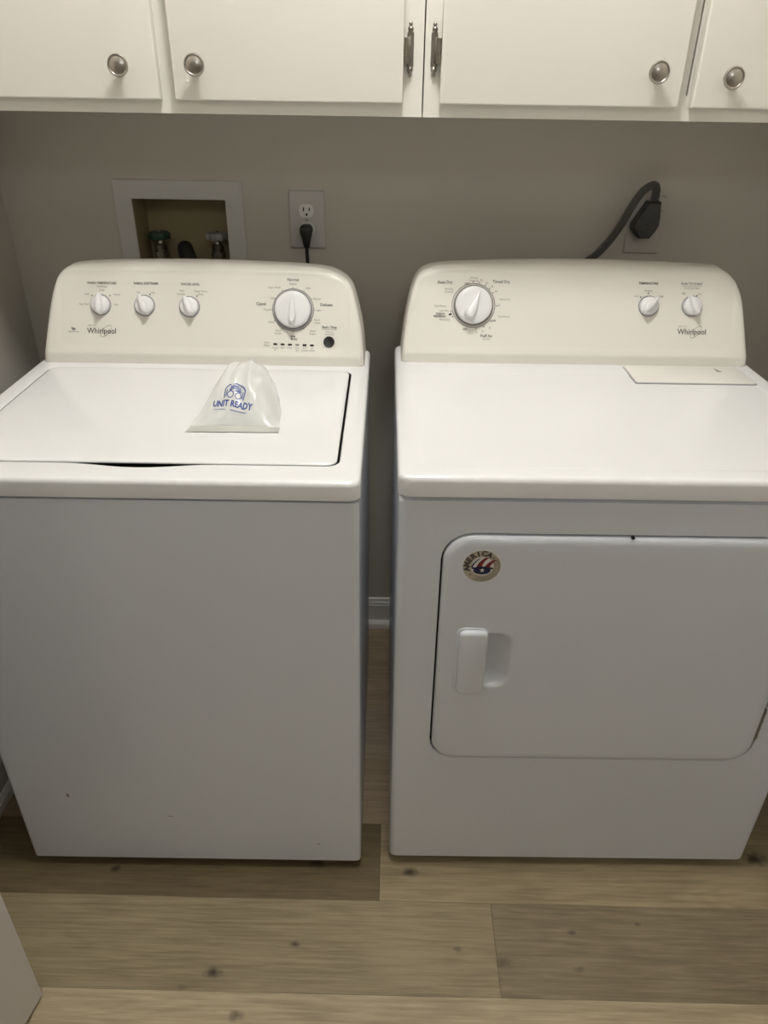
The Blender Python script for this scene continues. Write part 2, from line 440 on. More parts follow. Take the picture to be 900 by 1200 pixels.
tag(MB().box(XL, -0.2285, CF+0.002, YB, CZ0, CZ1).build('trim_1', 'cabinet_paint', smooth=0), kind='structure')
tag(MB().box(1.5075, XR, CF+0.002, YB, CZ0, CZ1).build('trim_2', 'cabinet_paint', smooth=0), kind='structure')

# ------------------------------------------------------------------ control consoles (shared by both machines)
PH = [-1, 0, .020, .0245, .160, .172, .182, .190]; PY = [0, 0, .0015, .0045, .066, .0735, .083, .096]
def prof(h):
    for i in range(len(PH)-1):
        if h <= PH[i+1]: return PY[i]+(PY[i+1]-PY[i])*(h-PH[i])/(PH[i+1]-PH[i])
    return PY[-1]
SL = math.atan2(.0615, .1355); CS = math.cos(SL)
FACE_ROT = (PI/2-SL, 0, 0)

def console_part(parent, z0, cd, outline, pan, back):
    """outline: points (x, h) up the left side, over the top and down the right side"""
    H = max(h for _, h in outline)
    # resample both sides by height, and the top edge by x
    left = []; right = []
    pts = outline
    it = max(range(len(pts)), key=lambda i: pts[i][1])
    lf = pts[:it+1]; rt = pts[it:][::-1]
    def xat(side, h):
        for i in range(len(side)-1):
            if side[i][1] <= h <= side[i+1][1] and side[i+1][1] > side[i][1]:
                t = (h-side[i][1])/(side[i+1][1]-side[i][1]); return side[i][0]+t*(side[i+1][0]-side[i][0])
        return side[-1][0] if h > side[-1][1] else side[0][0]
    # smooth dense outline polyline (Catmull-Rom)
    P = [Vector((x, h)) for x, h in outline]; dense = []
    for i in range(len(P)-1):
        p0 = P[max(i-1, 0)]; p1 = P[i]; p2 = P[i+1]; p3 = P[min(i+2, len(P)-1)]
        for k in range(8):
            t = k/8
            dense.append(0.5*((2*p1)+(p2-p0)*t+(2*p0-5*p1+4*p2-p3)*t*t+(3*p1-p0-3*p2+p3)*t**3))
    dense.append(P[-1])
    def dist(q):
        return min(((q-a)-(b-a)*max(0, min(1, (q-a).dot(b-a)/max((b-a).length_squared, 1e-12)))).length for a, b in zip(dense[:-1], dense[1:]))
    Rr = 0.011
    def face_y(x, h, d):
        y = prof(h)
        px0, px1, ph0, ph1, pr = pan                      # shallow sunk panel
        qx = max(px0+pr-x, x-(px1-pr), 0); qh = max(ph0+pr-h, h-(ph1-pr), 0)
        e = pr-math.hypot(qx, qh) if (qx > 0 or qh > 0) else min(x-px0, px1-x, h-ph0, ph1-h, pr)
        s = max(0, min(1, e/0.004+0.5)); y += 0.0012*(s*s*(3-2*s))
        if d < Rr: y += Rr*(1-math.sqrt(max(0, 1-(1-d/Rr)**2)))*0.8
        return y
    # rings from the outline in towards a spine, so the border follows the rounded corners
    cx0, cx1, ch = outline[0][0]+0.15, outline[-1][0]-0.15, 0.085
    def spine(q): return Vector((max(cx0, min(cx1, q.x)), ch))
    # closed boundary = outline + bottom edge
    nb = 60
    bottom = [Vector((P[-1].x+(P[0].x-P[-1].x)*k/nb, 0)) for k in range(1, nb)]
    loop = dense+bottom
    fr = [0, 0.008, 0.02, 0.04, 0.06, 0.085, 0.11, 0.13, 0.15, 0.18, 0.22, 0.26, 0.30, 0.34, 0.38, 0.42, 0.46, 0.5, 0.56, 0.62, 0.7, 0.8, 0.9, 1.0]
    m = MB(); loops = []
    loops.append([(q.x, cd+back, z0+max(q.y, 0)) for q in loop])
    for t in fr:
        l = []
        for q in loop:
            w = q.lerp(spine(q), t); h = max(w.y, 0)
            d = dist(w) if h > 0.012 else 1.0 if abs(w.x-P[0].x) > Rr and abs(w.x-P[-1].x) > Rr else dist(w)
            l.append((w.x, cd+face_y(w.x, h, d), z0+h))
        loops.append(l)
    m.loft(loops, True, False)
    o = m.build('console', 'bisque', parent, smooth=60)
    def S(x, h, off=0.0):
        return Vector((x, cd+face_y(x, h, 1.0)-off*CS, z0+h+off*math.sin(SL)))
    return o, S

class Print:
    """flat printing laid on a console face"""
    def __init__(self, S): self.S = S; self.mb = MB()
    def text(self, s, x, h, size, mi=0, weight=0.0, ax='CENTER', squeeze=0.92):
        vs, fs = text_tris(s, size, weight, ax, squeeze)
        self.mb.add([self.S(x+a, h+b*CS, 0.0006) for a, b in vs], fs, mi)
    def quad(self, x, h, w, t, rot=0.0, mi=0):
        c, s = math.cos(rot), math.sin(rot)
        self.mb.add([self.S(x+a*c-b*s, h+(a*s+b*c)*CS, 0.0006) for a, b in ((-w/2, -t/2), (w/2, -t/2), (w/2, t/2), (-w/2, t/2))], [(0, 1, 2, 3)], mi)
    def arc(self, x, h, r, a0, a1, t, mi=0, n=40, ell=1.0, rot=0.0, t1=None):
        t1 = t if t1 is None else t1; vs = []
        for k in range(n+1):
            a = R(a0+(a1-a0)*k/n); w = t+(t1-t)*abs(math.sin(PI*k/n))
            for q in (r-w/2, r+w/2):
                px, py = q*math.cos(a), q*math.sin(a)*ell
                c, s = math.cos(rot), math.sin(rot)
                vs.append(self.S(x+px*c-py*s, h+(px*s+py*c)*CS, 0.0006))
        self.mb.add(vs, [(2*k, 2*k+2, 2*k+3, 2*k+1) for k in range(n)], mi)
    def logo(self, x, h):
        self.text('Whirlpool', x, h, 0.0158, 0, 0.008, squeeze=0.90)
        self.text('EST. 1911', x-0.019, h+0.0098, 0.0046, 1)
        self.arc(x+0.0085, h, 0.0150, -20, 190, 0.0007, 2, ell=0.42, rot=R(48), t1=0.0016)
        self.arc(x+0.0085, h, 0.0150, 190, 330, 0.0007, 2, ell=0.42, rot=R(48), t1=0.0026)

def knob_small(parent, S, x, h, ang, r=0.0195):
    k = MB()
    k.lathe([(r+0.0018, -0.002), (r+0.0018, 0.0012), (r+0.0004, 0.0016), (r-0.001, -0.001)], 40)
    g = k.build('knob_ring', 'ring_grey', parent, loc=S(x, h), rot=FACE_ROT)
    m = MB()
    m.lathe([(r-0.0005, 0), (r-0.0010, 0.006), (r-0.0016, 0.0085), (r-0.0035, 0.0100), (r*0.5, 0.0112), (0.001, 0.0116)], 40)
    # pointer fin: blunt at the tail, tapering to a tip beyond the rim
    L = []
    for z, s in ((0.004, 1.0), (0.013, 0.97), (0.0205, 0.86), (0.0225, 0.62)):
        pl = []
        for q in range(28):
            a = 2*PI*q/28; yy = math.sin(a)*(r+0.002); tt = (yy/(r+0.002)+1)/2
            wd = 0.0082*(1-0.50*tt)
            pl.append((math.cos(a)*wd*s*(1.15), yy*(0.5+0.5*s)*1.0+0.001, z-0.004*tt*(z > 0.01)))
        L.append(pl)
    m.loft(L, False, True)
    o = m.build('control_knob', 'knob_white', parent, smooth=50, loc=S(x, h))
    o.rotation_euler = (Matrix.Rotation(PI/2-SL, 3, 'X') @ Matrix.Rotation(-ang, 3, 'Z')).to_euler()
    return o

def dial_large(parent, S, x, h, ang, r, rr, blade):
    k = MB()
    k.lathe([(rr+0.0006, -0.002), (rr+0.0006, 0.0010), (rr-0.0006, 0.0010), (rr-0.0012, -0.0005)], 64)
    k.build('dial_outline', 'silver_print', parent, loc=S(x, h), rot=FACE_ROT)
    k = MB()
    k.lathe([(r+0.0025, -0.002), (r+0.0025, 0.003), (r+0.001, 0.0038), (r-0.002, 0.0010)], 64)
    k.build('dial_skirt', 'ring_grey' if blade == 'narrow' else 'silver_print', parent, loc=S(x, h), rot=FACE_ROT)
    m = MB()
    m.lathe([(r-0.0010, 0.0), (r-0.0008, 0.008), (r-0.0012, 0.0105), (r-0.0024, 0.0125), (r-0.0045, 0.0135), (r*0.6, 0.0142), (0.001, 0.0145)], 64)
    L = []
    w0, w1 = (0.0098, 0.0030) if blade == 'narrow' else (0.0160, 0.0012)
    ln = r*0.80
    for z, s in ((0.008, 1.05), (0.0145, 1.0), (0.0230, 0.92), (0.0290, 0.74), (0.0310, 0.45)):
        pl = []
        for q in range(36):
            a = 2*PI*q/36; sy = math.sin(a); tt = (sy+1)/2
            wd = w0+(w1-w0)*tt
            c = math.cos(a); c = math.copysign(abs(c)**0.7, c)
            pl.append((c*wd*s, sy*ln*(0.86+0.14*s/1.05), z-0.0110*tt*max(0, z-0.012)/0.019))
        L.append(pl)
    m.loft(L, False, True)
    o = m.build('cycle_dial', 'knob_white', parent, smooth=50, loc=S(x, h))
    o.rotation_euler = (Matrix.Rotation(PI/2-SL, 3, 'X') @ Matrix.Rotation(-ang, 3, 'Z')).to_euler()
    return o

def cabinet_shell(m, W, D, z0, z1, r=0.010):
    L = [XY(rrect(0.0015+0.003, W-0.0045, 0.003, D-0.003, r), z0), XY(rrect(0.0015, W-0.0015, 0, D, r), z0+0.003), XY(rrect(0.0015, W-0.0015, 0, D, r), z1)]
    m.loft(L, True, True)

def feet(parent, W, D):
    for x in (0.06, W-0.06):
        for y in (0.06, D-0.06):
            m = MB(); m.lathe([(0.019, 0.0), (0.019, 0.006), (0.012, 0.010), (0.006, 0.011), (0.006, 0.026)], 20)
            m.build('levelling_foot', 'rubber', parent, loc=(x, y, 0.0))

# ------------------------------------------------------------------ washer
def washer():
    W, D, ZT, ZS, CD = 0.6795, 0.625, 0.9114, 0.8785, 0.5058
    r = empty('washer', (-0.1352, 0, 0), R(0.4754), 'white top-loading washing machine with cream console and four knobs, left of the dryer', 'washer')
    m = MB(); cabinet_shell(m, W, D, 0.022, ZS-0.002); body = m.build('cabinet', 'enamel', r, smooth=30)
    # little scuffs on the front sheet
    for (x, z, w, h) in ((0.110, 0.215, 0.006, 0.012), (0.302, 0.158, 0.010, 0.0025), (0.592, 0.078, 0.007, 0.0035)):
        s = MB(); s.loft([XZ([(x+w/2*math.cos(2*PI*k/14)*(1+.3*math.sin(3*k)), z+h/2*math.sin(2*PI*k/14)) for k in range(14)], -0.0003)], False, True)
        s.build_flat('scuff_mark', 'scuff', body)
    # deck: frame round the lid opening
    m = MB(); nc, ns = 6, 24
    def out(ins, z): return XY(rrect(-0.0005+ins, W+0.0005-ins, -0.003+ins, D-ins, 0.018-min(ins, .012), nc, ns), z)
    def hole(ins, z, sc=1.0):
        l = []
        for (x, y) in rrect(0.0350-ins, 0.6450+ins, 0.0535-ins, 0.4820+ins, 0.020+ins, nc, ns):
            if y < 0.10:
                t = (x-0.340)/0.120
                if abs(t) < 1: y -= 0.0125*sc*(0.5+0.5*math.cos(PI*t))
            l.append((x, y, z))
        return l
    L = [out(0.004, ZS), out(0.0, ZS+0.003)]
    for k in range(5):
        a = PI/2*k/4; L.append(out(0.008*(1-math.cos(a)), ZT-0.008+0.008*math.sin(a)))
    L += [out(0.02, ZT), hole(0.004, ZT), hole(0.0015, ZT-0.0006), hole(0.0, ZT-0.0025), hole(0.0012, ZT-0.0038)]
    m.loft(L, True, False)
    m.build('deck', 'enamel_top', r, smooth=30)
    w = MB(); w.loft([hole(0.006, ZT-0.030), hole(0.006, ZT-0.0036)], True, False); w.build('lid_well', 'dark_void', r, smooth=0)  # near-black pan: shade of the hollow under the lid put into its colour
    # lid
    m = MB(); L = []
    def lid(ins, z): return XY(rrect(0.0388+ins, 0.6412-ins, 0.0565+ins, 0.4785-ins, 0.018, nc, 12), z)
    L.append(lid(0.004, ZT-0.0036)); L.append(lid(0.001, ZT-0.0034)); L.append(lid(0, ZT-0.002))
    for k in range(1, 5):
        a = PI/2*k/4; L.append(lid(0.005*(1-math.cos(a)), ZT-0.002+0.0035*math.sin(a)))
    L.append(lid(0.010, ZT+0.0020)); L.append(lid(0.030, ZT+0.0026))
    m.loft(L, True, True); m.build('lid', 'enamel_top', r, smooth=25)
    feet(r, W, D)
    # console
    outl = [(0.0115, 0.0), (0.0170, 0.040), (0.0278, 0.1023), (0.0387, 0.1425), (0.0512, 0.1639), (0.0713, 0.1759), (0.1185, 0.1812), (0.2062, 0.1845), (0.340, 0.1860), (0.4647, 0.1838),
            (0.5464, 0.1806), (0.5952, 0.1754), (0.6231, 0.1641), (0.6415, 0.1462), (0.6514, 0.1186), (0.6643, 0.0599), (0.6701, 0.0)]
    con, S = console_part(r, ZT, CD, outl, (0.046, 0.636, 0.030, 0.168, 0.022), 0.118)
    for x, h, a in ((0.1329, 0.1078, 0.0), (0.2222, 0.1076, -0.42), (0.3133, 0.1066, -0.42)): knob_small(con, S, x, h, a)
    dial_large(con, S, 0.5240, 0.1040, 0.0, 0.0372, 0.0418, 'narrow')
    b = MB(); b.lathe([(0.0112, -0.001), (0.0112, 0.0022), (0.0100, 0.0034), (0.0085, 0.0030), (0.004, 0.0024), (0.0005, 0.0022)], 28)
    b.build('start_button', 'black_plastic', con, loc=S(0.5974, 0.0465), rot=FACE_ROT)
    for i in range(6):
        l = MB(); l.loft([XY(rrect(-0.0042, 0.0042, -0.0019, 0.0019, 0.0017, 4), z) for z in (-0.001, 0.0007)], True, True)
        l.build('indicator_light', 'black_plastic' if i != 3 else 'pewter_print', con, smooth=30, loc=S(0.4876+i*0.015, 0.0411-i*0.00026), rot=FACE_ROT)
    p = Print(S); T = p.text
    T('WASH TEMPERATURE', 0.1357, 0.1469, 0.0066, 0, 0.012); T('Wash/Rinse', 0.1357, 0.1408, 0.0048, 1); T('Cool', 0.1357, 0.1345, 0.0056, 1)
    T('Cold', 0.1045, 0.1268, 0.0056, 1); T('Warm', 0.1660, 0.1268, 0.0056, 1); T('Tap Cold', 0.0985, 0.1085, 0.0056, 1, ); T('Hot', 0.1645, 0.1085, 0.0056, 1)
    for x, h in ((0.1155, 0.1245), (0.1520, 0.1245)): p.quad(x, h, 0.0026, 0.0026, 0.8, 1)
    T('FABRIC SOFTENER', 0.2256, 0.1474, 0.0066, 0, 0.012); T('No', 0.2100, 0.1315, 0.0056, 1); T('Yes', 0.2395, 0.1310, 0.0056, 1); p.quad(0.2335, 0.1280, 0.0026, 0.0026, 0.8, 0)
    T('WATER LEVEL', 0.3155, 0.1471, 0.0066, 0, 0.012); T('Auto', 0.2980, 0.1355, 0.0056, 1); T('Sensing', 0.2960, 0.1295, 0.0056, 1); T('Deep Water', 0.3370, 0.1350, 0.0056, 1); T('Wash', 0.3360, 0.1292, 0.0056, 1); p.quad(0.3285, 0.1262, 0.0026, 0.0026, 0.8, 0)
    T('Normal', 0.5239, 0.1580, 0.0082, 0, 0.012); T('Regular', 0.5239, 0.1510, 0.0056, 1)
    T('Super Wash', 0.4985, 0.1438, 0.0056, 1, ax='RIGHT'); T('Light', 0.4870, 0.1247, 0.0056, 1, ax='RIGHT'); T('Casual', 0.4590, 0.1139, 0.0082, 0, 0.012); T('Regular', 0.4800, 0.1037, 0.0056, 1, ax='RIGHT'); T('Heavy', 0.4860, 0.0814, 0.0056, 1, ax='RIGHT')
    T('Light', 0.5490, 0.1438, 0.0056, 1, ax='LEFT'); T('Regular', 0.5650, 0.1245, 0.0056, 1, ax='LEFT'); T('Delicate', 0.5915, 0.1139, 0.0082, 0, 0.012); T('Light', 0.5710, 0.1037, 0.0056, 1, ax='LEFT')
    T('Hand', 0.5670, 0.0862, 0.0056, 1, ax='LEFT'); T('Wash', 0.5670, 0.0808, 0.0056, 1, ax='LEFT'); T('Drain', 0.5640, 0.0660, 0.0056, 1); T('& Spin', 0.5640, 0.0608, 0.0056, 1); T('Rinse', 0.4940, 0.0660, 0.0056, 1); T('& Spin', 0.4940, 0.0608, 0.0056, 1)
    T('Soak', 0.5239, 0.0560, 0.0056, 0, 0.012); T('Bulky', 0.5262, 0.0510, 0.0066, 0, 0.012)
    for k in range(12):
        a = R(90-k*30)
        p.quad(0.5240+0.0435*math.cos(a), 0.1040+0.0435*math.sin(a)*CS, 0.0024, 0.0011, a, 0)
    T('Cycle', 0.4700, 0.0440, 0.0052, 1); T('Status', 0.4700, 0.0390, 0.0052, 1)
    for i, (a, b_) in enumerate((('Sensing', 'Fill'), ('Wash', ''), ('Rinse', ''), ('Final', 'Spin'), ('Cycle', 'Complete'), ('Lid', 'Locked'))):
        T(a, 0.4876+i*0.015, 0.0345, 0.0042, 1)
        if b_: T(b_, 0.4876+i*0.015, 0.0305, 0.0042, 1)
    T('Start / Stop', 0.5980, 0.0735, 0.0072, 0, 0.014); p.quad(0.5980, 0.0692, 0.030, 0.0006, 0, 1); T('Pause to', 0.5980, 0.0650, 0.0046, 1); T('Unlock Lid', 0.5980, 0.0605, 0.0046, 1)
    T('he', 0.0762, 0.0640, 0.0092, 0, 0.02); T('High Efficiency', 0.0762, 0.0585, 0.0042, 1)
    tag(p.mb.build_flat('panel_lettering', ['ink', 'ink_soft', 'silver_print'], con), kind='stuff')
    p = Print(S); p.logo(0.1338, 0.0602); p.mb.build_flat('logo_lettering', ['ink', 'ink_soft', 'silver_print'], con)
    return r
washer()

# ------------------------------------------------------------------ dryer
def dryer():
    W, D, ZT, ZS, CD = 0.7422, 0.632, 0.9164, 0.8804, 0.5119
    r = empty('dryer', (0.6000, 0.0198, 0), R(0.6735), 'white front-loading clothes dryer with round sticker on its door, right of the washer', 'dryer')
    DX0, DX1, DZ0, DZ1, DR = 0.0695, 0.6727, 0.3195, 0.8195, 0.050
    # cabinet with the door opening sunk into its front sheet
    m = MB(); q = 0.0015
    def fr(x0, x1, z0, z1, rad, y): return XZ(rrect(x0, x1, z0, z1, rad, 6), y)
    rc = 0.010; L = [fr(q, W-q, 0.022, ZS-0.002, 0.004, D)]
    for k in range(5):
        a = PI/2*k/4; i = rc*(1-math.cos(a))
        L.append(fr(q+i, W-q-i, 0.022+min(i, .003), ZS-0.002-min(i, .003), 0.004, rc*(1-math.sin(a))))
    L += [fr(q+rc+0.004, W-q-rc-0.004, 0.030, ZS-0.010, 0.004, 0.0), fr(DX0-0.004, DX1+0.004, DZ0-0.004, DZ1+0.004, DR+0.004, 0.0), fr(DX0, DX1, DZ0, DZ1, DR, 0.0), fr(DX0+0.001, DX1-0.001, DZ0+0.001, DZ1-0.001, DR-0.001, 0.001), fr(DX0+0.001, DX1-0.001, DZ0+0.001, DZ1-0.001, DR-0.001, 0.018)]
    m.loft(L, True, False); m.build('cabinet', 'enamel', r, smooth=30)
    g = MB(); g.loft([fr(DX0-0.003, DX1+0.003, DZ0-0.003, DZ1+0.003, DR, 0.0185), fr(DX0-0.003, DX1+0.003, DZ0-0.003, DZ1+0.003, DR, 0.016)], True, True); g.build('door_gap_backing', 'rubber', r, smooth=0)  # black sheet added behind the door, its colour gives the gap's shade
    # top
    m = MB(); nc, ns = 6, 8
    def out(ins, z): return XY(rrect(-0.0005+ins, W+0.0005-ins, -0.003+ins, D-ins, 0.020-min(ins, .012), nc, ns), z)
    def fld(ins, z): return XY(rrect(0.034+ins, W-0.034-ins, 0.030+ins, 0.455-ins, 0.03, nc, ns), z)
    L = [out(0.004, ZS), out(0.0, ZS+0.003)]
    for k in range(5):
        a = PI/2*k/4; L.append(out(0.009*(1-math.cos(a)), ZT-0.009+0.009*math.sin(a)))
    L += [out(0.016, ZT), fld(0, ZT), fld(0.002, ZT-0.0003), fld(0.005, ZT-0.0010), fld(0.007, ZT-0.0012)]
    m.loft(L, True, True); m.build('top_panel', 'enamel_top', r, smooth=30)
    # lint screen cover
    m = MB()
    def ls(ins, z): return XY(rrect(0.4715+ins, 0.7060-ins, 0.4085+ins, 0.5020, 0.004, 4), z)
    w = MB(); w.loft([ls(-0.0028, ZT-0.0010), ls(-0.0028, ZT+0.0004)], True, True); w.build('lint_slot', 'ring_grey', r, smooth=0)
    m.loft([ls(0, ZT), ls(0, ZT+0.0015), ls(0.001, ZT+0.0028), ls(0.0025, ZT+0.0034)], True, True); lc = m.build('lint_screen_cover', 'lint_cream', r, smooth=30)
    t = MB(); t.add([(0.652, 0.468, ZT+0.0037), (0.662, 0.468, ZT+0.0037), (0.652, 0.492, ZT+0.0037)], [(0, 1, 2)]); t.build_flat('arrow_mark', 'silver_print', lc)
    feet(r, W, D)
    # door, with the finger pocket sunk in
    gp = 0.0042
    def dl(ins, y, rr=None): return XZ(rrect(DX0+gp+ins, DX1-gp-ins, DZ0+gp+ins, DZ1-gp-ins, DR-gp-min(ins, .02), 6), y)
    def pk(a, b, c, d, rr, y): return XZ(rrect(a, b, c, d, rr, 6), y)
    m = MB(); L = [dl(0.002, 0.0155), dl(0, 0.012), dl(0, 0.002), dl(0.0008, -0.0010), dl(0.0025, -0.0030), dl(0.006, -0.0050), dl(0.011, -0.0060), dl(0.018, -0.0060)]
    L += [pk(0.108, 0.2050, 0.5020, 0.6305, 0.026, -0.0060), pk(0.112, 0.2010, 0.5060, 0.6265, 0.022, -0.0060), pk(0.113, 0.1990, 0.5080, 0.6250, 0.022, -0.0052), pk(0.115, 0.1940, 0.512, 0.6215, 0.022, -0.001),
          pk(0.116, 0.1860, 0.517, 0.617, 0.022, 0.006), pk(0.117, 0.176, 0.524, 0.610, 0.022, 0.012), pk(0.118, 0.160, 0.532, 0.602, 0.018, 0.0148)]
    m.loft(L, True, True); door = m.build('door', 'enamel', r, smooth=30)
    h = MB(); h.loft(slab_xz(0.1035, 0.1570, 0.4925, 0.6380, -0.004, -0.0075, 0.014, 0.0022), True, True)
    h.loft(slab_xz(0.1085, 0.1568, 0.4965, 0.6340, -0.0070, -0.0155, 0.011, 0.0065), True, True)
    plabel(h.build('door_handle', 'enamel', door, smooth=40), 'white plastic pull handle over a finger pocket')
    hg = MB(); hg.tube([(0.6712, 0.003, 0.378), (0.6712, 0.003, 0.40), (0.6712, 0.003, 0.455)], 0.0040, 12)
    for zz in (0.385, 0.405, 0.425, 0.445): hg.tube([(0.6712, 0.003, zz-0.002), (0.6712, 0.003, zz+0.002)], 0.0048, 12)
    hg.build('hinge', 'screw_metal', door)
    d = MB(); d.tube([(0.3637, -0.002, 0.8172), (0.3637, -0.0058, 0.8172)], 0.0028, 12); d.build('door_bumper', 'rubber', door)
    # sticker
    sx, sz, sr = 0.1350, 0.7617, 0.0297; s = MB(); Y = -0.0064
    def disc(r_, y, mi, cx=0, cz=0, n=48, e=1.0): s.add([(sx+cx+r_*math.cos(2*PI*k/n), y, sz+cz+e*r_*math.sin(2*PI*k/n)) for k in range(n)], [tuple(range(n))], mi)
    def poly(pts, y, mi): s.add([(sx+a*sr, y, sz+b_*sr) for a, b_ in pts], [tuple(range(len(pts)))], mi)
    s.loft([[(sx+rr*math.cos(2*PI*k/48), yy, sz+rr*math.sin(2*PI*k/48)) for k in range(48)] for rr, yy in ((sr, -0.0058), (sr, Y))], False, True, 0)
    disc(sr*0.60, Y-0.0001, 1, sr*0.03, 0.0)
    def stripe(x0, w, top, mi):          # curved stripe sweeping up to the right
        n = 10; vs = []
        for k in range(n+1):
            t = k/n; cx = x0+0.42*t*t*0.8+0.08*t; cz = -0.08+top*t
            vs += [(sx+cx*sr, Y-0.0002, sz+cz*sr), (sx+(cx+w*(1-0.25*t))*sr, Y-0.0002, sz+cz*sr)]
        s.add(vs, [(2*k, 2*k+1, 2*k+3, 2*k+2) for k in range(n)], mi)
    stripe(-0.58, 0.10, 0.58, 3); stripe(-0.26, 0.26, 0.64, 2); stripe(0.18, 0.25, 0.50, 2); stripe(-0.29, 0.06, 0.62, 3); stripe(0.15, 0.06, 0.48, 3)
    poly([(-0.52, -0.18), (0.60, -0.18), (0.60, -0.06), (-0.52, -0.06)], Y-0.0003, 3)
    poly([(0.02+0.46*math.cos(2*PI*k/24), -0.26+0.26*math.sin(2*PI*k/24)) for k in range(24)], Y-0.0003, 3)
    poly([(0.03+(0.15 if k % 2 == 0 else 0.062)*math.cos(PI/2+PI*k/5), -0.24+(0.15 if k % 2 == 0 else 0.062)*math.sin(PI/2+PI*k/5)) for k in range(10)], Y-0.0005, 1)
    def on_arc(txt, a_mid, step, size, rad, wt, mi, flip=False):
        n = len(txt)
        for i, ch in enumerate(txt):
            if ch == ' ': continue
            a = R(a_mid+(1 if flip else -1)*(i-(n-1)/2)*step)
            vs, fs = text_tris(ch, size, wt)
            ro = a-PI/2+(PI if flip else 0); c, q_ = math.cos(ro), math.sin(ro)
            s.add([(sx+rad*math.cos(a)+u*c-v*q_, Y-0.0004, sz+rad*math.sin(a)+u*q_+v*c) for u, v in vs], fs, mi)
    on_arc('AMERICA', 128, 21.5, 0.0125, sr*0.80, 0.055, 4)
    for a in (43, 222):
        disc(sr*0.045, Y-0.0004, 4, sr*0.80*math.cos(R(a)), sr*0.80*math.sin(R(a)), 10)
    for rad in (0.70, 0.80, 0.90):       # two or three lines of very small print round the lower right
        for k in range(34):
            a0 = -118+4.4*k
            if a0 > 28 or random.random() < 0.15: continue
            a1 = a0+random.uniform(1.5, 3.2)
            s.add([(sx+sr*(rad+dr)*math.cos(R(a)), Y-0.0004, sz+sr*(rad+dr)*math.sin(R(a))) for a, dr in ((a0, -.024), (a1, -.024), (a1, .024), (a0, .024))], [(0, 1, 2, 3)], 5)
    plabel(s.build_flat('sticker', ['st_beige', 'st_white', 'st_red', 'st_navy', 'ink', 'ink_soft'], door), 'round beige sticker with red, white and navy emblem')
    # console
    outl = [(0.0122, 0.0), (0.0150, 0.030), (0.0205, 0.0735), (0.0292, 0.1204), (0.0407, 0.1545), (0.0588, 0.1712), (0.0894, 0.1789), (0.1526, 0.1827), (0.2600, 0.1866), (0.3779, 0.1885), (0.4954, 0.1872),
            (0.6463, 0.1822), (0.6722, 0.1764), (0.6908, 0.1635), (0.706, 0.1416), (0.7152, 0.1106), (0.7248, 0.0495), (0.7315, 0.0)]
    con, S = console_part(r, ZT, CD, outl, (0.046, 0.696, 0.030, 0.170, 0.022), 0.118)
    dial_large(con, S, 0.1587, 0.1076, R(23), 0.0385, 0.0442, 'wide')
    knob_small(con, S, 0.5185, 0.1112, R(45)); knob_small(con, S, 0.6079, 0.1122, R(-25))
    p = Print(S); T = p.text
    T('Auto Dry', 0.0994, 0.1493, 0.0086, 0, 0.010); T('Timed Dry', 0.2146, 0.1515, 0.0086, 0, 0.010); T('Fluff Air', 0.1872, 0.0520, 0.0086, 0, 0.006); T('No Heat', 0.1872, 0.0462, 0.0046, 1)
    T('OFF', 0.1445, 0.1470, 0.0060, 0, 0.015); T('Normal', 0.1585, 0.1580, 0.0052, 1); T('Touch Up', 0.1585, 0.1530, 0.0052, 1); T('Wrinkle', 0.1080, 0.1370, 0.0056, 1); T('Control', 0.1080, 0.1322, 0.0056, 1)
    T('Cool Down', 0.0910, 0.1060, 0.0056, 1); T('Less Dry', 0.0990, 0.0975, 0.0056, 1); T('ENERGY', 0.0915, 0.0915, 0.0056, 0, 0.015); T('PREFERRED', 0.0900, 0.0868, 0.0056, 0, 0.015); T('More Dry', 0.1000, 0.0810, 0.0056, 1)
    p.quad(0.1115, 0.0910, 0.0060, 0.0038, 0.35, 0)
    T('OFF', 0.1420, 0.0640, 0.0058, 0, 0.01); T('OFF', 0.2010, 0.0800, 0.0058, 0, 0.01); T('Damp Dry', 0.2230, 0.1195, 0.0054, 1); T('Cool Down', 0.2220, 0.0880, 0.0054, 1)
    for tx, x, h in (('70', 0.1738, 0.1535), ('60', 0.1853, 0.1490), ('50', 0.1962, 0.1428), ('40', 0.2045, 0.1340), ('20', 0.2110, 0.1085), ('10', 0.1930, 0.0670), ('20', 0.1790, 0.0605), ('30', 0.1660, 0.0585)): T(tx, x, h, 0.0054, 1)
    for a in (92, 76, 60, 47, 33, 0, -40, -62, -82, 195, 208):
        p.quad(0.1587+0.0475*math.cos(R(a)), 0.1076+0.0475*math.sin(R(a))*CS, 0.0030, 0.0016, R(a), 0)
    T('TEMPERATURE', 0.5162, 0.1524, 0.0066, 0, 0.014); T('Medium', 0.5170, 0.1390, 0.0056, 1); T('Low', 0.4930, 0.1292, 0.0056, 1); T('High', 0.5440, 0.1292, 0.0056, 1)
    for x, h in ((0.5172, 0.1345), (0.5015, 0.1275)): p.quad(x, h, 0.0026, 0.0026, 0.8, 0)
    T('PUSH TO START', 0.6054, 0.1524, 0.0066, 0, 0.010); T('End of Cycle Signal', 0.6054, 0.1450, 0.0046, 1); p.quad(0.6054, 0.1482, 0.040, 0.0004, 0, 1); T('Off', 0.5890, 0.1350, 0.0056, 0); T('On', 0.6220, 0.1345, 0.0056, 1); p.quad(0.6170, 0.1312, 0.0026, 0.0026, 0.8, 0)
    tag(p.mb.build_flat('panel_lettering', ['ink', 'ink_soft', 'silver_print'], con), kind='stuff')
    p = Print(S); p.logo(0.6105, 0.0648); p.mb.build_flat('logo_lettering', ['ink', 'ink_soft', 'silver_print'], con)
    return r
dryer()

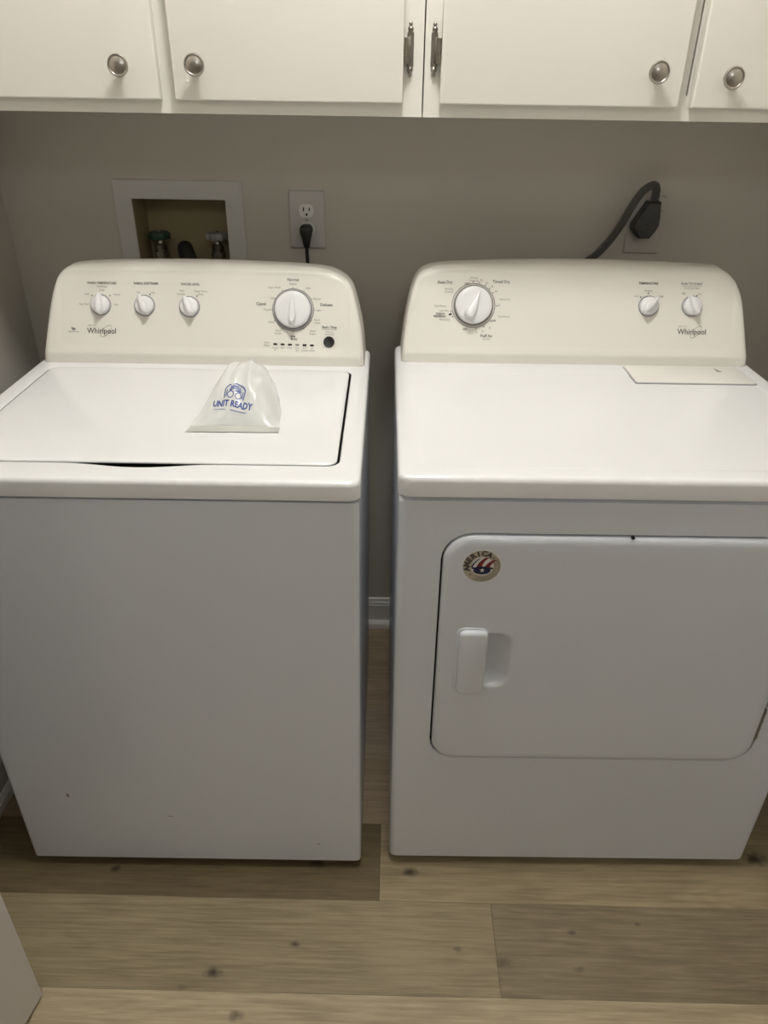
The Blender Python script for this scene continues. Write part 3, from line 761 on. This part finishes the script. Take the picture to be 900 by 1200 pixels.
# ------------------------------------------------------------------ laundry valve box
def valve_box():
    r = empty('valve_box', (0.106, YB, 0.96), 0, 'recessed laundry valve box with grey face plate behind the washer', 'valve box')
    ox, oy, oz = r.location
    def T(l): return [(x-ox, y-oy, z-oz) for x, y, z in l]
    m = MB(); o_ = lambda i, y: T(XZ(rrect(-0.0372+i, 0.2496-i, 0.945+i, 1.2265-i, 0.003, 3), y)); i_ = lambda i, y: T(XZ(rrect(0.0022-i, 0.2098+i, 0.9872-i, 1.1870+i, 0.002, 3), y))
    m.loft([o_(0, YB-0.0004), o_(0, YB-0.003), o_(0.001, YB-0.0042), i_(0.001, YB-0.0042), i_(0, YB-0.003), i_(0, YB+0.0)])
    m.build('face_plate', 'box_plate', r, smooth=30)
    m = MB(); b_ = lambda i, y: T(XZ(rrect(0.0022+i, 0.2098-i, 0.9872+i, 1.1870-i, 0.002, 3), y))
    m.loft([b_(0, YB), b_(0.003, YB+0.085), b_(0.003, YB+0.0850)], False, True)
    m.build('box_shell', 'box_inside', r, smooth=30)
    valve(r, 0.0405-ox, 'valve_green', 'water valve with a green hand wheel')
    valve(r, 0.1745-ox, 'valve_pale', 'water valve with a pale hand wheel')
    for zz in (1.2105, 1.2175):
        s = MB(); s.tube([(0.2385-ox, -0.0040, zz-oz), (0.2385-ox, -0.0060, zz-oz)], 0.0014, 10); s.build('screw', 'receptacle_white', r)

def valve(parent, x, hm, label):
    h = 1.104-0.9885
    m = MB(); m.lathe([(0.017, 0.0), (0.017, 0.012), (0.012, 0.014), (0.012, 0.040), (0.0165, 0.042), (0.0165, 0.056), (0.012, 0.060), (0.0110, 0.068), (0.0170, 0.070), (0.0170, 0.080), (0.0120, 0.082), (0.0145, 0.086), (0.0145, 0.096), (0.008, 0.098), (0.006, 0.106)], 24)
    m.tube([(0, 0, 0.048), (0, -0.03, 0.046), (0, -0.036, 0.045)], 0.0105, 16)
    m.tube([(0, -0.028, 0.046), (0, -0.042, 0.045)], 0.0140, 8)
    r = plabel(m.build('water_valve', 'brass_dull', parent, smooth=40, loc=(x, 0.850-YB, 0.9885-0.96)), label)
    # lobed hand wheel
    L = []
    for z, s in ((h-0.008, 0.90), (h-0.004, 1.0), (h+0.004, 1.0), (h+0.007, 0.88), (h+0.0075, 0.5)):
        L.append([(0.0235*s*(1+0.10*math.cos(7*a))*math.cos(a), 0.0235*s*(1+0.10*math.cos(7*a))*math.sin(a), z) for a in [2*PI*k/70 for k in range(70)]])
    w = MB(); w.loft(L, True, True); w.build('hand_wheel', hm, r, smooth=40)
    s = MB(); s.lathe([(0.0055, h+0.006), (0.0055, h+0.0095), (0.004, h+0.0105)], 12); s.build('screw', 'screw_metal', r)
    n = MB(); n.tube([(0, -0.040, 0.045), (0, -0.060, 0.043), (0, -0.078, 0.028), (0, -0.085, -0.01), (0, -0.087, -0.10), (0, -0.087, -0.30)], 0.0095, 12); n.build('supply_hose', 'rubber', r)
valve_box()
def drain_hose():
    m = MB(); pts = []
    ctrl = [Vector(p) for p in ((0.103, 0.855, 1.000), (0.100, 0.852, 1.046), (0.1010, 0.838, 1.074), (0.108, 0.812, 1.079), (0.122, 0.786, 1.060), (0.136, 0.766, 1.025), (0.143, 0.752, 0.97), (0.144, 0.744, 0.85), (0.144, 0.740, 0.55))]
    for i in range(len(ctrl)-1):
        p0, p1, p2, p3 = ctrl[max(i-1, 0)], ctrl[i], ctrl[i+1], ctrl[min(i+2, len(ctrl)-1)]
        for k in range(8):
            t = k/8; pts.append(0.5*((2*p1)+(p2-p0)*t+(2*p0-5*p1+4*p2-p3)*t*t+(3*p1-p0-3*p2+p3)*t**3))
    pts.append(ctrl[-1])
    m.tube(pts, [0.0165+0.0009*(k % 2) for k in range(len(pts))], 20)
    tag(m.build('drain_hose', 'rubber', smooth=60), 'black drain hose hooked into the laundry valve box', 'hose')
drain_hose()

# ------------------------------------------------------------------ outlets and plugs
def receptacle_mesh():
    m = MB(); L = []
    for s, y in ((1.0, 0.0), (1.0, -0.0060), (0.96, -0.0068)):
        l = []
        for k in range(40):
            a = 2*PI*k/40; x = 0.0172*math.cos(a); z = max(-0.0142, min(0.0142, 0.0172*math.sin(a)))
            l.append((x*s, y, z*s))
        L.append(l)
    m.loft(L, True, True); return m
def outlet():
    r = empty('wall_outlet', (0.3912, YB, 1.1492), 0, 'grey duplex wall outlet behind the washer with a black plug in it', 'outlet')
    m = MB(); m.loft(slab_xz(-0.0398, 0.0398, -0.0605, 0.0605, -0.0002, -0.0060, 0.004, 0.0035), True, True); m.build('cover_plate', 'outlet_plastic', r, smooth=35)
    for z in (0.0192, -0.0192):
        rc = receptacle_mesh().build('receptacle', 'receptacle_white', r, smooth=40, loc=(-0.0006, -0.0012, z))
        for x, hh in ((-0.0064, 0.0085), (0.0064, 0.0070)):
            MB().box(x-0.0012, x+0.0012, -0.0075, -0.004, 0.0035-hh/2, 0.0035+hh/2).build('slot', 'dark_void', rc, smooth=0)
        q = MB(); q.tube([(0, -0.004, -0.0075), (0, -0.0075, -0.0075)], 0.0026, 14); q.build('slot', 'dark_void', rc)
    s = MB(); s.tube([(0, -0.005, 0), (0, -0.0072, 0)], 0.0030, 14); s.build('screw', 'screw_metal', r)
outlet()
def black_plug():
    r = empty('power_cord', (0.3900, YB-0.009, 1.1290), 0, 'black power plug and cord hanging from the grey outlet', 'power cord')
    m = MB(); L = []
    # moulded angle plug: round head narrowing into the strain relief
    for z, hw, y0, y1 in ((0.0130, 0.0060, -0.010, -0.001), (0.0115, 0.0110, -0.017, 0.0), (0.0070, 0.0142, -0.021, 0.0), (0.0, 0.0148, -0.022, 0.0), (-0.008, 0.0128, -0.022, -0.001),
                          (-0.018, 0.0100, -0.021, -0.004), (-0.028, 0.0080, -0.019, -0.006), (-0.035, 0.0062, -0.0175, -0.008), (-0.0365, 0.0040, -0.016, -0.010)):
        cy = (y0+y1)/2; hy = (y1-y0)/2
        L.append([(hw*math.copysign(abs(math.cos(a))**0.7, math.cos(a)), cy+hy*math.copysign(abs(math.sin(a))**0.7, math.sin(a)), z) for a in [2*PI*k/24 for k in range(24)]])
    m.loft(L, True, True); m.build('plug', 'black_plastic', r, smooth=50)
    c = MB(); c.tube([(0, -0.0128, -0.034), (0.0003, -0.013, -0.055), (0.0015, -0.015, -0.085), (0.003, -0.020, -0.13), (0.004, -0.026, -0.22), (0.004, -0.028, -0.45)], 0.0042, 14)
    c.build('cord', 'black_plastic', r)
black_plug()

def dryer_outlet():
    r = empty('dryer_outlet', (1.1465, YB, 1.1500), 0, 'wall-coloured outlet plate behind the dryer plug', 'outlet')
    m = MB(); m.loft(slab_xz(-0.0395, 0.0395, -0.0602, 0.0602, -0.0002, -0.0055, 0.003, 0.003), True, True); m.build('cover_plate', 'painted_plate', r, smooth=35)
    d = MB(); d.lathe([(0.0260, 0.0), (0.0260, 0.008), (0.0245, 0.0095)], 40, 0, (0.0, -0.004, 0.010), Matrix.Rotation(R(90), 3, 'X')); d.build('receptacle', 'plug_grey', r)
    s = MB(); s.tube([(0.030, -0.005, 0.030), (0.030, -0.0072, 0.030)], 0.0022, 12); s.build('screw', 'screw_metal', r)
dryer_outlet()
def dryer_cord():
    yb = YB-0.0145
    r = empty('power_cord', (1.1375, yb, 1.1650), 0, 'dark grey dryer plug and flat cord looping down behind the dryer', 'power cord')
    # angled plug body, built as an outline with thickness
    out = [(-0.0023, 0.038), (0.0240, 0.038), (0.0250, 0.020), (0.0270, 0.010), (0.0280, -0.010), (0.0225, -0.022), (0.0114, -0.038), (-0.0113, -0.038), (-0.0190, -0.030),
           (-0.0280, -0.017), (-0.0275, -0.007), (-0.0200, 0.005), (-0.0110, 0.022)]
    def ring(s, y): return [(x*s, y, z*s) for x, z in out]
    m = MB(); m.loft([ring(1.0, 0.0), ring(1.0, -0.022), ring(0.97, -0.027), ring(0.90, -0.030), ring(0.5, -0.031)], True, True)
    m.build('plug', 'plug_grey', r, smooth=35)
    f = MB(); f.loft([[(x*0.80-0.004, y, z*0.78-0.006) for x, z in out] for y in (-0.001, -0.0135)], True, True)
    for (x, z) in ((0.004, 0.022), (0.015, 0.022), (-0.006, -0.014), (0.013, -0.010)):
        k = MB(); k.lathe([(0.0022, 0.0300), (0.0022, 0.0318), (0.0015, 0.0322)], 10, 0, (x, 0, z), Matrix.Rotation(R(90), 3, 'X')); k.build('rivet', 'cord_grey', r)
    k = MB(); k.tube([(-0.016, -0.0305, -0.018), (0.000, -0.0315, -0.022), (0.016, -0.0305, -0.012)], 0.0016, 8); k.build('grip_ridge', 'cord_grey', r)
    # three conductors side by side
    ctrl = [(1.1480, 0.778, 1.196), (1.1475, 0.775, 1.2120), (1.1440, 0.766, 1.2270), (1.1370, 0.760, 1.2360), (1.1265, 0.757, 1.2350), (1.1110, 0.757, 1.2220), (1.0950, 0.759, 1.1925), (1.0815, 0.762, 1.1590),
            (1.0630, 0.765, 1.1250), (1.0395, 0.765, 1.0955), (1.0130, 0.764, 1.0740), (0.985, 0.760, 1.045), (0.965, 0.755, 1.00), (0.955, 0.75, 0.92), (0.952, 0.745, 0.70)]
    C = [Vector(p)-Vector((1.1375, yb, 1.1650)) for p in ctrl]; pts = []
    for i in range(len(C)-1):
        p0, p1, p2, p3 = C[max(i-1, 0)], C[i], C[i+1], C[min(i+2, len(C)-1)]
        for q in range(6):
            t = q/6; pts.append(0.5*((2*p1)+(p2-p0)*t+(2*p0-5*p1+4*p2-p3)*t*t+(3*p1-p0-3*p2+p3)*t**3))
    pts.append(C[-1])
    for j in (-1, 0, 1):
        side = []
        for i, p in enumerate(pts):
            t = (pts[min(i+1, len(pts)-1)]-pts[max(i-1, 0)]).normalized()
            n = t.cross(Vector((0.0, 1, 0.35))).normalized()
            side.append(p+n*j*0.0056)
        c = MB(); c.tube(side, 0.0034, 10); c.build('cord', 'cord_grey', r, smooth=60)
dryer_cord()

# ------------------------------------------------------------------ plastic bag on the washer lid
def bag():
    ox, oz = -0.1352, 0.9114+0.0030
    r = empty('plastic_bag', (ox+0.458, 0.24, oz), R(0.5), 'clear plastic bag with blue lettering lying on the washer lid', 'bag')
    x0, x1, y0, y1 = -0.074, 0.077, -0.052, 0.170
    NX, NY = 56, 60
    def half_w(v): return 0.0755*(1-0.20*v**0.8-0.42*v**2.0)
    def mid_x(v): return 0.0015+0.010*v
    def hgt(u, v):
        # u across -1..1, v from the open end to the gathered end
        e = max(0.0, 1-abs(u)**(1.7+1.1*v))**(0.9-0.3*v)
        pr = math.sin(PI*min(1, v**0.92)*0.985)**0.95 if v > 0 else 0
        lean = 0.072*pr*(0.80*e+0.20*max(0.0, 1-abs(u)**4))
        w = 0.0055*noise.noise((u*2.2, v*3.6, 1.7))+0.0030*noise.noise((u*5.5+3, v*6, 5.1))
        ridge = 0.006*max(0, 1-abs(u-0.35+0.30*v)*5)*math.sin(PI*v)+0.005*max(0, 1-abs(u+0.60-0.45*v)*6)*math.sin(PI*v)
        return max(0.0, lean+(w+ridge)*min(1, pr*1.6)*min(1, e*2.5))
    def pos(i, j):
        u = -1+2*i/NX; v = j/NY
        x = mid_x(v)+u*half_w(v)+0.0025*noise.noise((v*5, u*2, 0))
        return x, y0+(y1-y0)*v*(1-0.10*abs(u)**2*v), hgt(u, v)
    m = MB(); top = []; 
    vs = [pos(i, j) for j in range(NY+1) for i in range(NX+1)]
    m.add([(x, y, z+0.0012) for x, y, z in vs], [(j*(NX+1)+i, j*(NX+1)+i+1, (j+1)*(NX+1)+i+1, (j+1)*(NX+1)+i) for j in range(NY) for i in range(NX)])
    vb = [(x, y, 0.0002+min(z, 0.0006)) for x, y, z in vs]
    m.add(vb, [(j*(NX+1)+i, (j+1)*(NX+1)+i, (j+1)*(NX+1)+i+1, j*(NX+1)+i+1) for j in range(NY) for i in range(NX)])
    o = m.build('bag_film', 'clear_plastic', r, smooth=70)
    # flat hem in front of the puffed part
    h = MB()
    hem = [(-0.0755, -0.0735), (0.0790, -0.0710), (0.0775, -0.0460), (-0.0700, -0.0470)]
    n = 24; rows = []
    for k in range(5):
        t = k/4
        rows.append([(hem[0][0]*(1-q/n)*(1-t)+hem[1][0]*(q/n)*(1-t)+hem[3][0]*(1-q/n)*t+hem[2][0]*(q/n)*t,
                      hem[0][1]*(1-q/n)*(1-t)+hem[1][1]*(q/n)*(1-t)+hem[3][1]*(1-q/n)*t+hem[2][1]*(q/n)*t, 0.0010+0.0022*t*math.sin(PI*q/n)) for q in range(n+1)])
    for k in range(4): h.add(rows[k]+rows[k+1], [(q, q+1, n+1+q+1, n+1+q) for q in range(n)])
    h.build('bag_hem', 'hem_film', r, smooth=70)
    # printing wrapped onto the film: x stays, y found along the film
    def film(px, py):
        v = max(0.0, min(1.0, (py-y0)/(y1-y0)))
        u = max(-1, min(1, (px-mid_x(v))/half_w(v)))
        return Vector((px, py, hgt(u, v)+0.0022))
    p = MB()
    cxp, cyp, ro = -0.003, -0.022, R(-9)
    def put(vs, fs, mi=0):
        out = []
        for a, b_ in vs:
            aa, bb = a*math.cos(ro)-b_*math.sin(ro), a*math.sin(ro)+b_*math.cos(ro)
            out.append(film(cxp+aa, cyp+bb))
        p.add(out, fs, mi)
    vs, fs = text_tris('UNIT READY', 0.0135, 0.036, squeeze=0.88); put([(a, b_*0.9-0.004) for a, b_ in vs], fs)
    def bar(x, y, w, h_): put([(x-w/2, y-h_/2), (x+w/2, y-h_/2), (x+w/2, y+h_/2), (x-w/2, y+h_/2)], [(0, 1, 2, 3)])
    hexo = [(-0.0165, 0.004), (-0.0175, 0.018), (-0.012, 0.024), (0.0, 0.027), (0.012, 0.024), (0.0175, 0.018), (0.0165, 0.004)]
    for (a, b_), (c, d_) in zip(hexo[:-1], hexo[1:]):
        L = math.hypot(c-a, d_-b_); nx, ny = -(d_-b_)/L*0.0009, (c-a)/L*0.0009
        put([(a+nx, b_+ny), (c+nx, d_+ny), (c-nx, d_-ny), (a-nx, b_-ny)], [(0, 1, 2, 3)])
    for k in range(7): bar(-0.0075+k*0.0025, 0.0205-0.0003*abs(k-3), 0.0019, 0.0050)
    bar(0, 0.0165, 0.021, 0.0020); bar(0, 0.0235, 0.010, 0.0014)
    for sx in (-0.0068, 0.0068):
        n = 22
        ringp = []
        for k in range(n):
            a = 2*PI*k/n
            ringp += [(sx+0.0042*math.cos(a), 0.0095+0.0042*math.sin(a)), (sx+0.0056*math.cos(a), 0.0095+0.0056*math.sin(a))]
        put(ringp, [(2*k, 2*k+1, (2*k+3) % (2*n), (2*k+2) % (2*n)) for k in range(n)])
    bar(-0.0138, 0.011, 0.0016, 0.010); bar(0.0138, 0.011, 0.0016, 0.010); bar(-0.020, -0.0125, 0.020, 0.0007); bar(0.012, -0.0125, 0.028, 0.0009)
    plabel(p.build_flat('bag_print', 'bag_blue', r), 'blue printed lettering and emblem')
bag()
